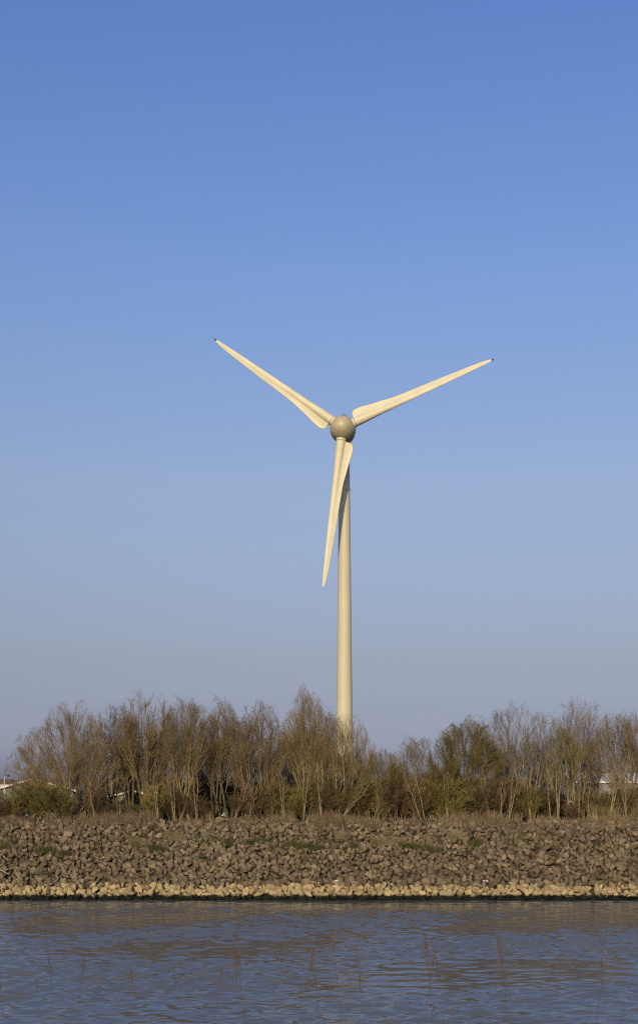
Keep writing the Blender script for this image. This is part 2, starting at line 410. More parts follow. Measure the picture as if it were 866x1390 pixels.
def rock_arrays(me):
    V = np.empty(len(me.vertices)*3, np.float32); me.vertices.foreach_get('co', V)
    Fc = np.empty(len(me.polygons)*3, np.int32); me.polygons.foreach_get('vertices', Fc)
    return V.reshape(-1, 3), Fc.reshape(-1, 3)
def rot_mat(r):
    e = r.uniform(0, 6.28, 3)*np.array([.25, .25, 1]) if False else np.array([r.normal(0, .7)-.3, r.normal(0, .7), r.uniform(0, 6.28)])
    return e
from mathutils import Euler
def place_rocks():
    r = np.random.default_rng(11)
    singles_grey = []; singles_pale = []; bulk_g = []; bulk_p = []
    # pale band just over the water, three overlapping courses
    for (s, dx, sz) in ((1.0, .50, .60), (1.42, .46, .56), (1.85, .43, .54), (2.25, .44, .50), (2.5, .4, .42)):
        x = -46.0
        while x < 46:
            size = sz*r.uniform(.75, 1.35)
            x += size*.80
            ss = s+r.normal(0, .09)
            if s == 2.5 and r.uniform() < .6: continue
            X, Y, Z = slope_pt(x, ss)
            it = (X, Y+r.normal(0, .04), Z+.14+r.uniform(-.06, .05), size*1.08, rot_mat(r), r.integers(len(PALE)))
            if abs(X) < 23.2 and s < 2.3: singles_pale.append(it)
            else: bulk_p.append(it)
    singles_pale.sort(key=lambda i: -i[3]); bulk_p += singles_pale[240:]; singles_pale = singles_pale[:240]
    # grey face
    cand = []
    s = 2.55
    while s < 12.1:
        x = -46.0+r.uniform(0, .4)
        while x < 46:
            big = r.uniform() < (.10 if s < 11.2 else .4)
            size = r.uniform(.37, .68)*(1.35 if big else 1)*(1.0 if s < 9 else .92)
            x += size*.72
            ss = s+r.normal(0, .10)
            X, Y, Z = slope_pt(x, ss)
            cand.append((X, Y, Z+.17-.16*max(0, min(1, s-10.6))+r.uniform(-.15, .12), size, rot_mat(r), r.integers(len(GREY)), s))
        s += .335
    vis = [c for c in cand if abs(c[0]) < 23.5]
    vis.sort(key=lambda c: -c[3]*(1-.02*c[6]))
    singles_grey = vis[:300]
    ids = {id(c) for c in singles_grey}
    bulk_g = [c for c in cand if id(c) not in ids]
    # toe stones at and under the water line
    for s in (-.35, 0, .32, .62):
        x = -46.0
        while x < 46:
            size = r.uniform(.38, .6); x += size*.75
            X, Y, Z = slope_pt(x, s+r.normal(0, .06))
            bulk_g.append((X, Y, Z+.10, size, rot_mat(r), r.integers(len(GREY)), s))
    def single(it, meshes, name, label, cat, group):
        X, Y, Z, size, e, k = it[:6]
        o = bpy.data.objects.new(name, meshes[k])
        o.location = (X, Y, Z); o.rotation_euler = Euler(e); o.scale = (size, size, size)
        col.objects.link(o); tag(o, label, cat, group)
    for it in singles_pale:
        single(it, PALE, 'pale_rock', 'pale sandy rock in the bright band of stones just above the river edge', 'rock', 'pale rocks along the water line')
    for it in singles_grey:
        single(it, GREY, 'grey_rock', 'large angular grey brown rock on the stone bank above the pale band', 'rock', 'large grey rocks on the river bank')
    def bulk(items, meshes, mt, name, kind_label):
        arr = [rock_arrays(m) for m in meshes]
        Vs = []; Fs = []; T = []; n = 0
        for it in items:
            X, Y, Z, size, e, k = it[:6]
            V, Fc = arr[k]
            A = np.array(Euler(e).to_matrix())
            Vs.append((V*size) @ A.T+np.array([X, Y, Z])); Fs.append(Fc+n); n += len(V)
            T.append(np.full(len(Fc), r.uniform(), np.float32))
        me = mesh_from(name, np.concatenate(Vs), np.concatenate(Fs), mt)
        a = me.attributes.new('tone', 'FLOAT', 'FACE'); a.data.foreach_set('value', np.concatenate(T))
        o = obj(name, me); tag(o, kind_label, 'rocks', kind='stuff')
    bulk(bulk_g, GREY, M['rock'], 'riprap', 'small grey brown riprap rocks covering the sloping river bank')
    bulk(bulk_p, PALE, M['pale_rock'], 'pale_riprap', 'smaller pale rocks filling the band above the water')
place_rocks()
# named single stones and finds on the bank
def one_rock(px, py, size, mesh, name, label, mt=None, dz=0.0, sc=(1, 1, .8)):
    # distance where the line of sight meets the bank face
    best = min((abs(wz(py, y)-(float(gz(wx(px, y), y))+.12+dz)), y) for y in np.arange(89.7, 101.6, .05))[1]
    o = obj(name, mesh, None, (wx(px, best), best-.12, wz(py, best)))
    o.scale = (size*sc[0], size*sc[1], size*sc[2])
    o.rotation_euler = (-.2, .1, random.uniform(0, 6))
    tag(o, label, 'rock')
    return o
one_rock(300, 1113, 1.0, GREY[3], 'grey_rock', 'broad grey boulder on the bank crest in front of the dark hollow', dz=.2)
one_rock(349, 1117, .85, GREY[5], 'grey_rock', 'tan boulder on the crest of the bank below a thicket of young stems')
one_rock(18, 1108, .8, GREY[8], 'grey_rock', 'big brown boulder on the bank crest at the far left below the olive bush', dz=.2)
one_rock(562, 1176, .85, GREY[9], 'grey_rock', 'wide slab of grey rock, middle of the bank, right of the bright white stone')
def scrap(px, py, w, label):
    bm = bmesh.new(); bmesh.ops.create_icosphere(bm, subdivisions=2, radius=.5)
    for v in bm.verts:
        v.co.x *= w*(1+.2*math.sin(v.co.y*7)); v.co.y *= .16; v.co.z *= .15*(1+.3*math.sin(v.co.x*9))
    me = bpy.data.meshes.new('white_scrap'); bm.to_mesh(me); bm.free(); me.materials.append(M['white'])
    y = min((abs(wz(py, y)-(float(gz(wx(px, y), y))+.36)), y) for y in np.arange(89.7, 101, .05))[1]-.1
    o = obj('white_stone', me, None, (wx(px, y), y, wz(py, y)))
    o.rotation_euler = (.3, .15, .3)
    tag(o, label, 'stone')
scrap(457, 1196, .26, 'small bright white stone lying on the grey rocks above the pale band near the middle')
scrap(659, 1196, .42, 'flat elongated bright white stone lying on the grey rocks right of centre')
def driftwood(p, q, label):
    def pos(px, py, lift):
        y = min((abs(wz(py, y)-(float(gz(wx(px, y), y))+lift)), y) for y in np.arange(89.7, 101, .05))[1]
        return Vector((wx(px, y), y, wz(py, y)))
    a = pos(*p, .42); b = pos(*q, .42)
    pts = [a.lerp(b, t)+Vector((0, 0, .05*math.sin(t*6))) for t in np.linspace(0, 1, 7)]
    V = []; Fc = []
    for i, c in enumerate(pts):
        rr = .045*(1-.5*i/6)
        for k in range(6):
            V.append(c+Vector((0, rr*math.cos(k*math.pi/3), rr*math.sin(k*math.pi/3)))-a)
    for j in range(6):
        for k in range(6): Fc.append((j*6+k, j*6+(k+1) % 6, (j+1)*6+(k+1) % 6, (j+1)*6+k))
    Fc += [tuple(range(6)), tuple(range(36, 42))]
    mb = MB(); mb.add(V, Fc); mid = pts[3]-a
    mb.bar(mid, mid+Vector((.3, -.03, .22)), .035, .035)
    o = mb.build('driftwood_stick', M['wood'], None, True); o.location = a
    tag(o, label, 'driftwood')
driftwood((136, 1166), (153, 1161), 'pale bare driftwood stick lying across the grey rocks left of centre')
driftwood((-2, 1181), (14, 1186), 'pale driftwood stick on the rocks at the left edge of the view')

# ---------------------------------------------------------------- plants: vectorised branching
class Tubes:
    def __init__(s): s.V = []; s.F = []; s.n = 0
    def add(s, P, Rr, sides=3):
        """P (m,N,3) centre lines, Rr (m,N) radii"""
        m, N, _ = P.shape
        if m == 0: return
        T = np.gradient(P, axis=1); T /= np.linalg.norm(T, axis=2, keepdims=True)+1e-9
        ref = np.tile(np.array([.31, .87, .38]), (m, N, 1))
        A = np.cross(T, ref); A /= np.linalg.norm(A, axis=2, keepdims=True)+1e-9
        B = np.cross(T, A)
        an = np.arange(sides)*2*np.pi/sides
        V = P[:, :, None, :]+Rr[:, :, None, None]*(A[:, :, None, :]*np.cos(an)[None, None, :, None]+B[:, :, None, :]*np.sin(an)[None, None, :, None])
        base = s.n+(np.arange(m)*N*sides)[:, None, None]
        j = np.arange(N-1)[None, :, None]; k = np.arange(sides)[None, None, :]; k2 = (k+1) % sides
        q = np.stack([base+j*sides+k, base+j*sides+k2, base+(j+1)*sides+k2, base+(j+1)*sides+k], -1).reshape(-1, 4)
        s.V.append(V.reshape(-1, 3)); s.F.append(q); s.n += m*N*sides
    def leaves(s, P, size, r):
        """small flat leaf quads"""
        m = len(P)
        a = r.normal(size=(m, 3)); a /= np.linalg.norm(a, axis=1, keepdims=True)
        b = np.cross(a, r.normal(size=(m, 3))); b /= np.linalg.norm(b, axis=1, keepdims=True)
        sz = (size*r.uniform(.6, 1.4, m))[:, None]
        V = np.stack([P-a*sz, P+b*sz*.6, P+a*sz, P-b*sz*.6], 1)
        q = (s.n+np.arange(m)*4)[:, None]+np.arange(4)[None, :]
        s.V.append(V.reshape(-1, 3)); s.F.append(q); s.n += m*4
    def mesh(s, name, mt, smooth=True):
        return mesh_from(name, np.concatenate(s.V), np.concatenate(s.F), mt, smooth)

def spawn(r, P, Rr, per, t0, t1, len0, len1, ang, up, N, rscale, wob=.12, rmin=.004):
    """children along parent lines; returns centre lines and radii"""
    m, NP_, _ = P.shape
    idx = np.repeat(np.arange(m), per); k = len(idx)
    t = r.uniform(t0, t1, k)
    f = t*(NP_-1); i0 = np.minimum(f.astype(int), NP_-2); fr = (f-i0)[:, None]
    p = P[idx, i0]*(1-fr)+P[idx, i0+1]*fr
    tan = P[idx, i0+1]-P[idx, i0]; tan /= np.linalg.norm(tan, axis=1, keepdims=True)+1e-9
    pr = Rr[idx, i0]*(1-fr[:, 0])+Rr[idx, i0+1]*fr[:, 0]
    perp = np.cross(tan, r.normal(size=(k, 3))); perp /= np.linalg.norm(perp, axis=1, keepdims=True)+1e-9
    a = r.normal(ang, ang*.25, k)[:, None]
    d = tan*np.cos(a)+perp*np.sin(a)
    plen = np.linalg.norm(np.diff(P, axis=1), axis=2).sum(1)[idx]
    L = plen*(len0*(1-t)+len1*t)*r.uniform(.65, 1.25, k)
    step = (L/(N-1))[:, None]
    out = np.empty((k, N, 3)); out[:, 0] = p
    for j in range(1, N):
        d = d+np.array([0, 0, up])+r.normal(0, wob, (k, 3))
        d /= np.linalg.norm(d, axis=1, keepdims=True)
        out[:, j] = out[:, j-1]+d*step
    r0 = np.maximum(pr*rscale, rmin)
    RR = r0[:, None]*np.linspace(1, .35, N)[None, :]
    RR = np.maximum(RR, rmin*.6)
    return out, RR

def stems(r, n, H, left, right, depth, rad, base=.35, N=9, low=.62, curve=.75, pts=None):
    """main stems fanning from one stool; tips reach -left..right metres at heights up to H"""
    P = np.empty((n, N, 3)); RR = np.empty((n, N))
    t = np.linspace(0, 1, N)
    for i in range(n):
        u = -1+2*(i+.5)/n+r.normal(0, .25/n) if n > 1 else 0
        X = (left if u < 0 else right)*u
        Dp = r.uniform(-depth, depth)
        h = H*(1-(1-low)*abs(u)**2.0)*r.uniform(.88, 1.0)
        if i == n//2: h = H
        b = np.array([r.uniform(-base, base)+.2*base*u, r.uniform(-base, base), 0])
        w1, w2 = r.uniform(0, 6.28, 2); am = .012*H*r.uniform(.5, 1.6)
        P[i, :, 0] = b[0]+(X-b[0])*t**(1/curve if abs(u) < .3 else 1/(curve+.3 if curve < .8 else 1.15))+am*np.sin(t*7+w1)*t
        P[i, :, 1] = b[1]+(Dp-b[1])*t+am*np.sin(t*6+w2)*t
        P[i, :, 2] = -.15+(h+.15)*t
        r0 = rad*r.uniform(.65, 1.25)
        RR[i] = r0*(1-.86*t)
        RR[i, 0] *= 1.25
    return P, RR

def make_tree(seed, H, left, right, n, name='willow_tree', bark='green_bark', twig='brown_twig', rad=.10, limbs=12, br=8, tw=4,
              depth=1.6, low=.62, up=.07, fine=.0062, spread=.40, t0=.34, buds=None, curve=.75, sides=6, base=.8, Ntw=4):
    limbs = int(limbs*.95)
    r = np.random.default_rng(seed)
    root = empty(name)
    Hs = H*.93
    P0, R0 = stems(r, int(n*1.5)+1, Hs, left*.98, right*.98, depth, rad*.82, low=low, base=base, curve=curve)
    T = Tubes(); T.add(P0, R0, sides)
    tr = obj('trunk', T.mesh('trunk', M[bark]), root)
    C = Tubes()
    P1, R1 = spawn(r, P0, R0, limbs, t0, .95, .50, .22, spread, up, 6, .5, .075, .009)
    C.add(P1, R1, 4)
    P2, R2 = spawn(r, P1, R1, br, .12, .98, .52, .34, .45, up, 4, .62, .09, fine*1.05)
    C.add(P2, R2, 3)
    P2b, R2b = spawn(r, P0, R0, limbs*2, .3, 1.0, .17, .10, .42, up, 4, .3, .08, fine*1.05)
    C.add(P2b, R2b, 3)
    P3, R3 = spawn(r, np.concatenate([P2, P2b]), np.concatenate([R2, R2b]), tw, .08, 1.0, .85, .6, .38, up*1.1, Ntw, .8, .065, fine)
    C.add(P3, R3, 3)
    if buds:
        ends = P3[:, 1:].reshape(-1, 3); ends = ends[r.uniform(size=len(ends)) < buds]
        C.leaves(ends+r.normal(0, .02, ends.shape), .032, r)
    # the crown fills an uneven rounded outline
    ph = r.uniform(0, 6.28, 4)
    for V in C.V:
        u = np.where(V[:, 0] < 0, V[:, 0]/max(left, .1), V[:, 0]/max(right, .1))
        lump = 1+.045*np.sin(V[:, 0]*2.3+ph[0])+.035*np.sin(V[:, 0]*5.1+ph[1])+.03*np.sin(V[:, 1]*2.7+ph[2])
        env = H*.985*(1-(1-low)*np.clip(np.abs(u), 0, 1.2)**2.1)*lump
        ex = V[:, 2]-env
        V[:, 2] = np.where(ex > 0, env+ex*.32, V[:, 2])
        V[:, 0] = np.where(np.abs(u) > 1.0, V[:, 0]/np.maximum(np.abs(u), 1e-3)*(1+(np.abs(u)-1)*.4), V[:, 0])
    cr = obj('crown', C.mesh('crown', M[twig]), root)
    return root

# trees of the front row: base px, top py, left px, right px, distance, options, label
TREES = [
 (103, 960, 22, 152, 104.5, dict(n=11, tw=5, twig='brown_twig', bark='green_bark', limbs=13, low=.52, rad=.10, curve=.9, base=.5, t0=.25), 'wide fan of many bare leaning stems at the left end of the row'),
 (163, 957, 128, 184, 107, dict(n=5, twig='rust_twig', bark='grey_bark', low=.75), 'slim upright bare tree with reddish twigs between the wide fan and the dark forked trunk'),
 (191, 941, 163, 240, 105.5, dict(n=7, twig='brown_twig', bark='dark_bark', rad=.13, low=.72), 'tall bare tree with a thick dark forked trunk left of the broad grey boulder'),
 (250, 944, 226, 276, 104, dict(n=6, twig='brown_twig', bark='green_bark', low=.75, t0=.4), 'bare tree of slender straight stems with a pointed top, right of the dark forked trunk'),
 (302, 954, 277, 326, 106, dict(n=6, twig='rust_twig', bark='dark_bark', low=.8, rad=.10), 'bare tree rising behind the broad grey boulder and the dark hollow'),
 (352, 957, 322, 386, 104.5, dict(n=9, twig='brown_twig', bark='green_bark', low=.66, limbs=8), 'bare thicket tree with many thin stems spreading like a vase left of the turbine'),
 (418, 942, 388, 446, 105, dict(n=9, twig='rust_twig', bark='green_bark', low=.72, limbs=10), 'dense reddish bare tree with the pointed peak just left of the turbine tower'),
 (461, 968, 434, 500, 104, dict(n=9, twig='brown_twig', bark='green_bark', low=.72, limbs=8, rad=.07), 'bare multi stemmed tree standing right in front of the foot of the turbine tower'),
 (521, 1018, 498, 545, 104, dict(n=9, twig='olive_twig', bark='green_bark', low=.8, rad=.05, limbs=7), 'low rounded brown green tree right of the turbine tower'),
 (566, 1000, 543, 590, 105, dict(n=6, twig='brown_twig', bark='grey_bark', low=.75, rad=.06, limbs=7), 'thin low bare tree in the gap between the turbine and the olive green tree'),
 (634, 979, 590, 676, 104, dict(n=13, tw=6, twig='olive_twig', bark='green_bark', low=.62, limbs=10, buds=.4, rad=.07), 'dense yellow olive tree with budding twigs and a rounded crown'),
 (703, 955, 664, 742, 106, dict(n=9, twig='grey_twig', bark='grey_bark', low=.82, limbs=7), 'tall airy grey bare tree with a flat wide top right of the olive tree'),
 (764, 985, 745, 790, 104.5, dict(n=5, twig='olive_twig', bark='green_bark', low=.8, limbs=7), 'narrow bare tree with a mossy yellow green trunk between two tall grey trees'),
 (781, 950, 752, 814, 107, dict(n=8, twig='grey_twig', bark='grey_bark', low=.8, limbs=8), 'tallest bare tree on the right, its thin crown split at the top'),
 (848, 966, 806, 884, 104.5, dict(n=12, twig='brown_twig', bark='green_bark', low=.66, limbs=9), 'wide bare tree with a rounded fan crown cut by the right edge of the picture'),
 (920, 975, 885, 960, 105.5, dict(n=8, twig='brown_twig', bark='grey_bark', low=.7), 'bare tree just past the right edge of the picture'),
]
for i, (bx, ty_, lx, rx, Y, op, lab) in enumerate(TREES):
    X = wx(bx, Y); g0 = float(gz(X, Y)); H = wz(ty_, Y)-g0
    root = make_tree(50+i, H, (bx-lx)*(1.16 if i == 0 else 1.25)*Y/F, (rx-bx)*1.25*Y/F, **op)
    root.location = (X, Y, g0)
    tag(root, lab, 'tree', 'bare trees along the top of the bank')

# second, greyer row behind
protos = [make_tree(200, 7.6, 1.9, 1.9, 6, name='bare_tree', bark='grey_bark', twig='grey_twig', low=.7, limbs=8, br=8, tw=5, fine=.009, t0=.2),
          make_tree(201, 7.0, 1.6, 1.8, 5, name='bare_tree', bark='grey_bark', twig='brown_twig', low=.75, limbs=8, br=8, tw=5, fine=.009, t0=.2),
          make_tree(202, 6.4, 2.3, 2.1, 8, name='bare_tree', bark='grey_bark', twig='grey_twig', low=.6, limbs=7, br=8, tw=5, fine=.009, t0=.15)]
for p in protos: kids(p)
BG = [(45, 1028, 2, 'small round twiggy tree behind the barn at the far left'),
      (175, 1000, 1, 'greyish bare tree low behind the dark forked trunk'),
      (222, 972, 0, 'pale bare tree filling the gap right of the dark forked trunk'),
      (275, 975, 1, 'brown bare tree in the second row left of the dark hollow'),
      (328, 968, 0, 'greyish tree in the second row right of the dark hollow'),
      (378, 985, 2, 'spreading greyish tree in the second row behind the vase shaped thicket'),
      (404, 980, 1, 'brown second row tree just behind the pointed reddish tree'),
      (440, 990, 2, 'spreading greyish second row tree at the left edge of the turbine tower'),
      (488, 988, 1, 'slim second row tree whose crown shows right of the turbine tower'),
      (540, 1016, 2, 'low greyish second row tree seen in the dip right of the turbine'),
      (592, 1012, 1, 'low brown second row tree left of the olive tree'),
      
      (690, 985, 1, 'brown second row tree behind the flat topped grey tree'),
      (735, 975, 0, 'grey second row tree between the two tallest trees on the right'),
      (800, 1005, 1, 'brown second row tree behind the split crown on the right')]
used = set()
for i, (bx, ty_, k, lab) in enumerate(BG):
    p = protos[k]
    o = p if k not in used else copy_tree(p)
    used.add(k)
    Y = 113+random.uniform(0, 4.5)
    X = wx(bx, Y); g0 = float(gz(X, Y)); H = wz(ty_+(8 if bx < 480 else 22), Y)-g0
    s = H/(7.6, 7.0, 6.4)[k]
    o.location = (X, Y, g0); o.scale = (s*random.uniform(.85, 1.1), s, s); o.rotation_euler = (0, 0, random.choice([0, math.pi])+random.uniform(-.5, .5))
    tag(o, lab, 'tree', 'bare trees in the second row')

# ---------------------------------------------------------------- shrubs
def make_shrub(seed, H, Wd, n, name, bark, twig, leaf=0, fine=.009, rad=.022, buds=None, limbs=7, br=5, tw=5, up=.08, low=.5):
    r = np.random.default_rng(seed)
    root = empty(name)
    P0, R0 = stems(r, n, H*.88, Wd*.85, Wd*.85, Wd*.5, rad, low=low, base=Wd*.35, N=6)
    T = Tubes(); T.add(P0, R0, 5)
    obj('stems', T.mesh('stems', M[bark]), root)
    C = Tubes()
    P1, R1 = spawn(r, P0, R0, limbs, .08, .95, .5, .25, .42, up, 5, .6, .10, fine*1.1); C.add(P1, R1, 3)
    P2, R2 = spawn(r, P1, R1, br, .1, 1.0, .55, .4, .42, up, 3, .7, .10, fine); C.add(P2, R2, 3)
    P3, R3 = spawn(r, P2, R2, tw, .1, 1.0, .65, .55, .4, up, 3, .8, .10, fine*.9); C.add(P3, R3, 3)
    if leaf:
        pts = P3.reshape(-1, 3); pts = pts[r.integers(0, len(pts), leaf)]+r.normal(0, .06, (leaf, 3))
        C.leaves(pts, .055, r)
    if buds:
        ends = P3[:, 1:].reshape(-1, 3); ends = ends[r.uniform(size=len(ends)) < buds]; C.leaves(ends, .03, r)
    obj('foliage' if leaf else 'twigs', C.mesh('twigs', M[twig]), root)
    return root
SH = {
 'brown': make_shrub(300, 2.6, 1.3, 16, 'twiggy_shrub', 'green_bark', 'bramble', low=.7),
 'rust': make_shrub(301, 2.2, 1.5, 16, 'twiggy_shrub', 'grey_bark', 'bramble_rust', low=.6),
 'olive': make_shrub(302, 2.6, 1.5, 18, 'twiggy_shrub', 'green_bark', 'olive_twig', buds=.06, low=.6),
 'ever': make_shrub(303, 2.8, 1.6, 14, 'evergreen_shrub', 'grey_bark', 'evergreen', leaf=9000, low=.65),
 'ever2': make_shrub(304, 2.3, 1.9, 16, 'evergreen_shrub', 'grey_bark', 'evergreen', leaf=9000, low=.55),
}
for s in SH.values(): kids(s)
SHH = {'brown': 2.6, 'rust': 2.2, 'olive': 2.6, 'ever': 2.8, 'ever2': 2.3}
usedS = set()
def place_shrub(kind, px, top, Y, lab, wsc=1.0, group='twiggy shrubs under the trees'):
    p = SH[kind]; o = p if kind not in usedS else copy_tree(p); usedS.add(kind)
    X = wx(px, Y); g0 = float(gz(X, Y)); top += -6 if kind.startswith('ever') and px < 760 else (0 if kind.startswith('ever') else 3); s = (wz(top, Y)-g0)/SHH[kind]
    o.location = (X, Y, g0-.05); o.scale = (s*wsc, s*wsc, s); o.rotation_euler = (0, 0, random.uniform(0, 6.28))
    tag(o, lab, 'shrub', group)
FRONT = [
 ('rust', 4, 1078, 103, 1.2, 'low reddish brown shrub at the foot of the lamp post, far left'),
 ('olive', 40, 1056, 103.4, 1.5, 'rounded olive shrub in front of the gabled barn, left one of the pair'),
 ('olive', 70, 1060, 102.9, 1.5, 'rounded olive shrub in front of the gabled barn, right one of the pair'),
 ('rust', 26, 1088, 102.2, 1.2, 'low dark reddish shrub below the rounded olive pair'),
 ('brown', 92, 1078, 103, 1.1, 'brown shrub at the foot of the wide fan of stems'),
 ('brown', 128, 1066, 103.5, 1.0, 'upright brown shrub right of the wide fan of stems'),
 ('rust', 150, 1082, 102.6, 1.1, 'reddish shrub left of the dark forked trunk'),
 ('brown', 176, 1085, 103, 1.1, 'brown shrub covering the foot of the dark forked trunk'),
 ('olive', 214, 1060, 103.4, 1.0, 'olive tinted shrub right of the dark forked trunk'),
 ('brown', 240, 1068, 103, 1.0, 'upright brown shrub below the pointed slender tree'),
 ('rust', 268, 1076, 102.6, 1.0, 'reddish shrub left of the broad grey boulder'),
 ('brown', 322, 1072, 103, 1.1, 'brown shrub right of the broad grey boulder'),
 ('rust', 345, 1066, 102.8, 1.0, 'reddish shrub behind the tan boulder'),
 ('brown', 376, 1058, 103.4, 1.0, 'upright brown shrub right of the tan boulder'),
 ('olive', 402, 1062, 103, 1.0, 'olive shrub below the dense reddish tree'),
 ('brown', 430, 1052, 103.2, .9, 'tall brown shrub left of the turbine foot'),
 ('rust', 458, 1060, 102.8, 1.0, 'reddish shrub in front of the turbine foot'),
 ('olive', 484, 1058, 103.2, 1.1, 'olive shrub right of the turbine foot'),
 ('brown', 512, 1056, 103, 1.1, 'brown shrub below the low rounded tree'),
 ('brown', 538, 1048, 103.4, 1.0, 'upright brown shrub left of the pale crossed saplings'),
 ('rust', 562, 1060, 103, 1.1, 'reddish shrub behind the pale crossed saplings'),
 ('olive', 588, 1052, 103.2, 1.1, 'olive shrub left of the yellow olive tree'),
 ('olive', 616, 1050, 102.8, 1.1, 'olive shrub at the left foot of the yellow olive tree'),
 ('brown', 642, 1056, 103, 1.1, 'brown shrub in the middle under the yellow olive tree'),
 ('rust', 666, 1060, 102.8, 1.1, 'reddish shrub at the right foot of the yellow olive tree'),
 ('brown', 690, 1054, 103.2, 1.1, 'brown shrub under the flat topped grey tree'),
 ('olive', 716, 1062, 102.9, 1.1, 'olive shrub left of the pale mossy trunk'),
 ('brown', 742, 1068, 103.2, 1.1, 'brown shrub next to the pale mossy trunk'),
 ('rust', 776, 1084, 102.7, 1.1, 'low reddish shrub under the tallest right hand tree'),
 ('brown', 800, 1066, 103.4, 1.0, 'brown shrub left of the tall straw clump'),
 ('olive', 828, 1076, 103, 1.1, 'olive shrub behind the tall straw clump'),
 ('brown', 858, 1062, 103.2, 1.1, 'brown shrub at the right edge of the picture'),
]
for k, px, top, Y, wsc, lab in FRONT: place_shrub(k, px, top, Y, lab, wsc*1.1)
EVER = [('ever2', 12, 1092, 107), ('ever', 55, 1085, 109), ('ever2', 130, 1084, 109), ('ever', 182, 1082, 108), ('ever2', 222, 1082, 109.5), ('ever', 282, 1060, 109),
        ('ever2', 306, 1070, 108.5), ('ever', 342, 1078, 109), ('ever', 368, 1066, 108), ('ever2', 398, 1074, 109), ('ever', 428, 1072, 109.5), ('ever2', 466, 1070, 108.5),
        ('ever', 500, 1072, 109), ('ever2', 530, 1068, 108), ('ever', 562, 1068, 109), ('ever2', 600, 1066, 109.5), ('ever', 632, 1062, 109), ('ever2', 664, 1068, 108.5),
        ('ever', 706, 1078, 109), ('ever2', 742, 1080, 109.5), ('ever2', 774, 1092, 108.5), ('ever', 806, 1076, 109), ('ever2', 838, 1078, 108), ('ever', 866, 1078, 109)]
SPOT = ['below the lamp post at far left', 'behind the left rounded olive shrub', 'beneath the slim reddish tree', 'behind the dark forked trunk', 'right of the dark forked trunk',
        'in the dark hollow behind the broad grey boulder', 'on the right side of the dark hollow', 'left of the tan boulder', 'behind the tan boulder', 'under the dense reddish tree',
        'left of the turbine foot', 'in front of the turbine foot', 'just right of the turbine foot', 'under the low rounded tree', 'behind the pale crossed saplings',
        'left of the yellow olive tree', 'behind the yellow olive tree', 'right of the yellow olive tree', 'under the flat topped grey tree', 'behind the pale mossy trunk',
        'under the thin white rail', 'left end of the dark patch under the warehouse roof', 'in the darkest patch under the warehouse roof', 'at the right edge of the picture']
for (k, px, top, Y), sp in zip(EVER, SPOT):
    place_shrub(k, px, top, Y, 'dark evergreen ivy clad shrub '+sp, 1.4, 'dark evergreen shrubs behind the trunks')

# slender pale saplings and leaning stems at the front of the thicket
def sapling(px, top_px, top_py, Y, rad, lab, seed, forks=1, twig='brown_twig', spread=.2):
    r = np.random.default_rng(seed)
    X = wx(px, Y); g0 = float(gz(X, Y))
    root = empty('young_tree', (X, Y, g0)); tag(root, lab, 'young tree', 'slender young trees at the front of the thicket')
    H = wz(top_py, Y)-g0; dx = (top_px-px)*Y/F
    N = 8; t = np.linspace(0, 1, N); n = forks
    P = np.empty((n, N, 3)); RR = np.empty((n, N))
    for i in range(n):
        e = (i-(n-1)/2)*spread
        P[i, :, 0] = (dx+e*H*.5)*t+.05*np.sin(t*8+i+seed)*t; P[i, :, 1] = .05*i+.3*t*r.uniform(-1, 1); P[i, :, 2] = -.1+(H*r.uniform(.88, 1)+.1)*t
        RR[i] = rad*(1-.75*t)
    T = Tubes(); T.add(P, RR, 6); obj('trunk', T.mesh('trunk', M['pale_bark']), root)
    C = Tubes(); P1, R1 = spawn(r, P, RR, 9, .3, .98, .35, .15, .5, .08, 5, .5, .12, .010); C.add(P1, R1, 4)
    P2, R2 = spawn(r, P1, R1, 6, .15, 1, .5, .3, .5, .08, 3, .6, .15, .008); C.add(P2, R2, 3)
    P3, R3 = spawn(r, P2, R2, 3, .15, 1, .6, .4, .5, .08, 3, .7, .15, .007); C.add(P3, R3, 3)
    obj('crown', C.mesh('crown', M[twig]), root)
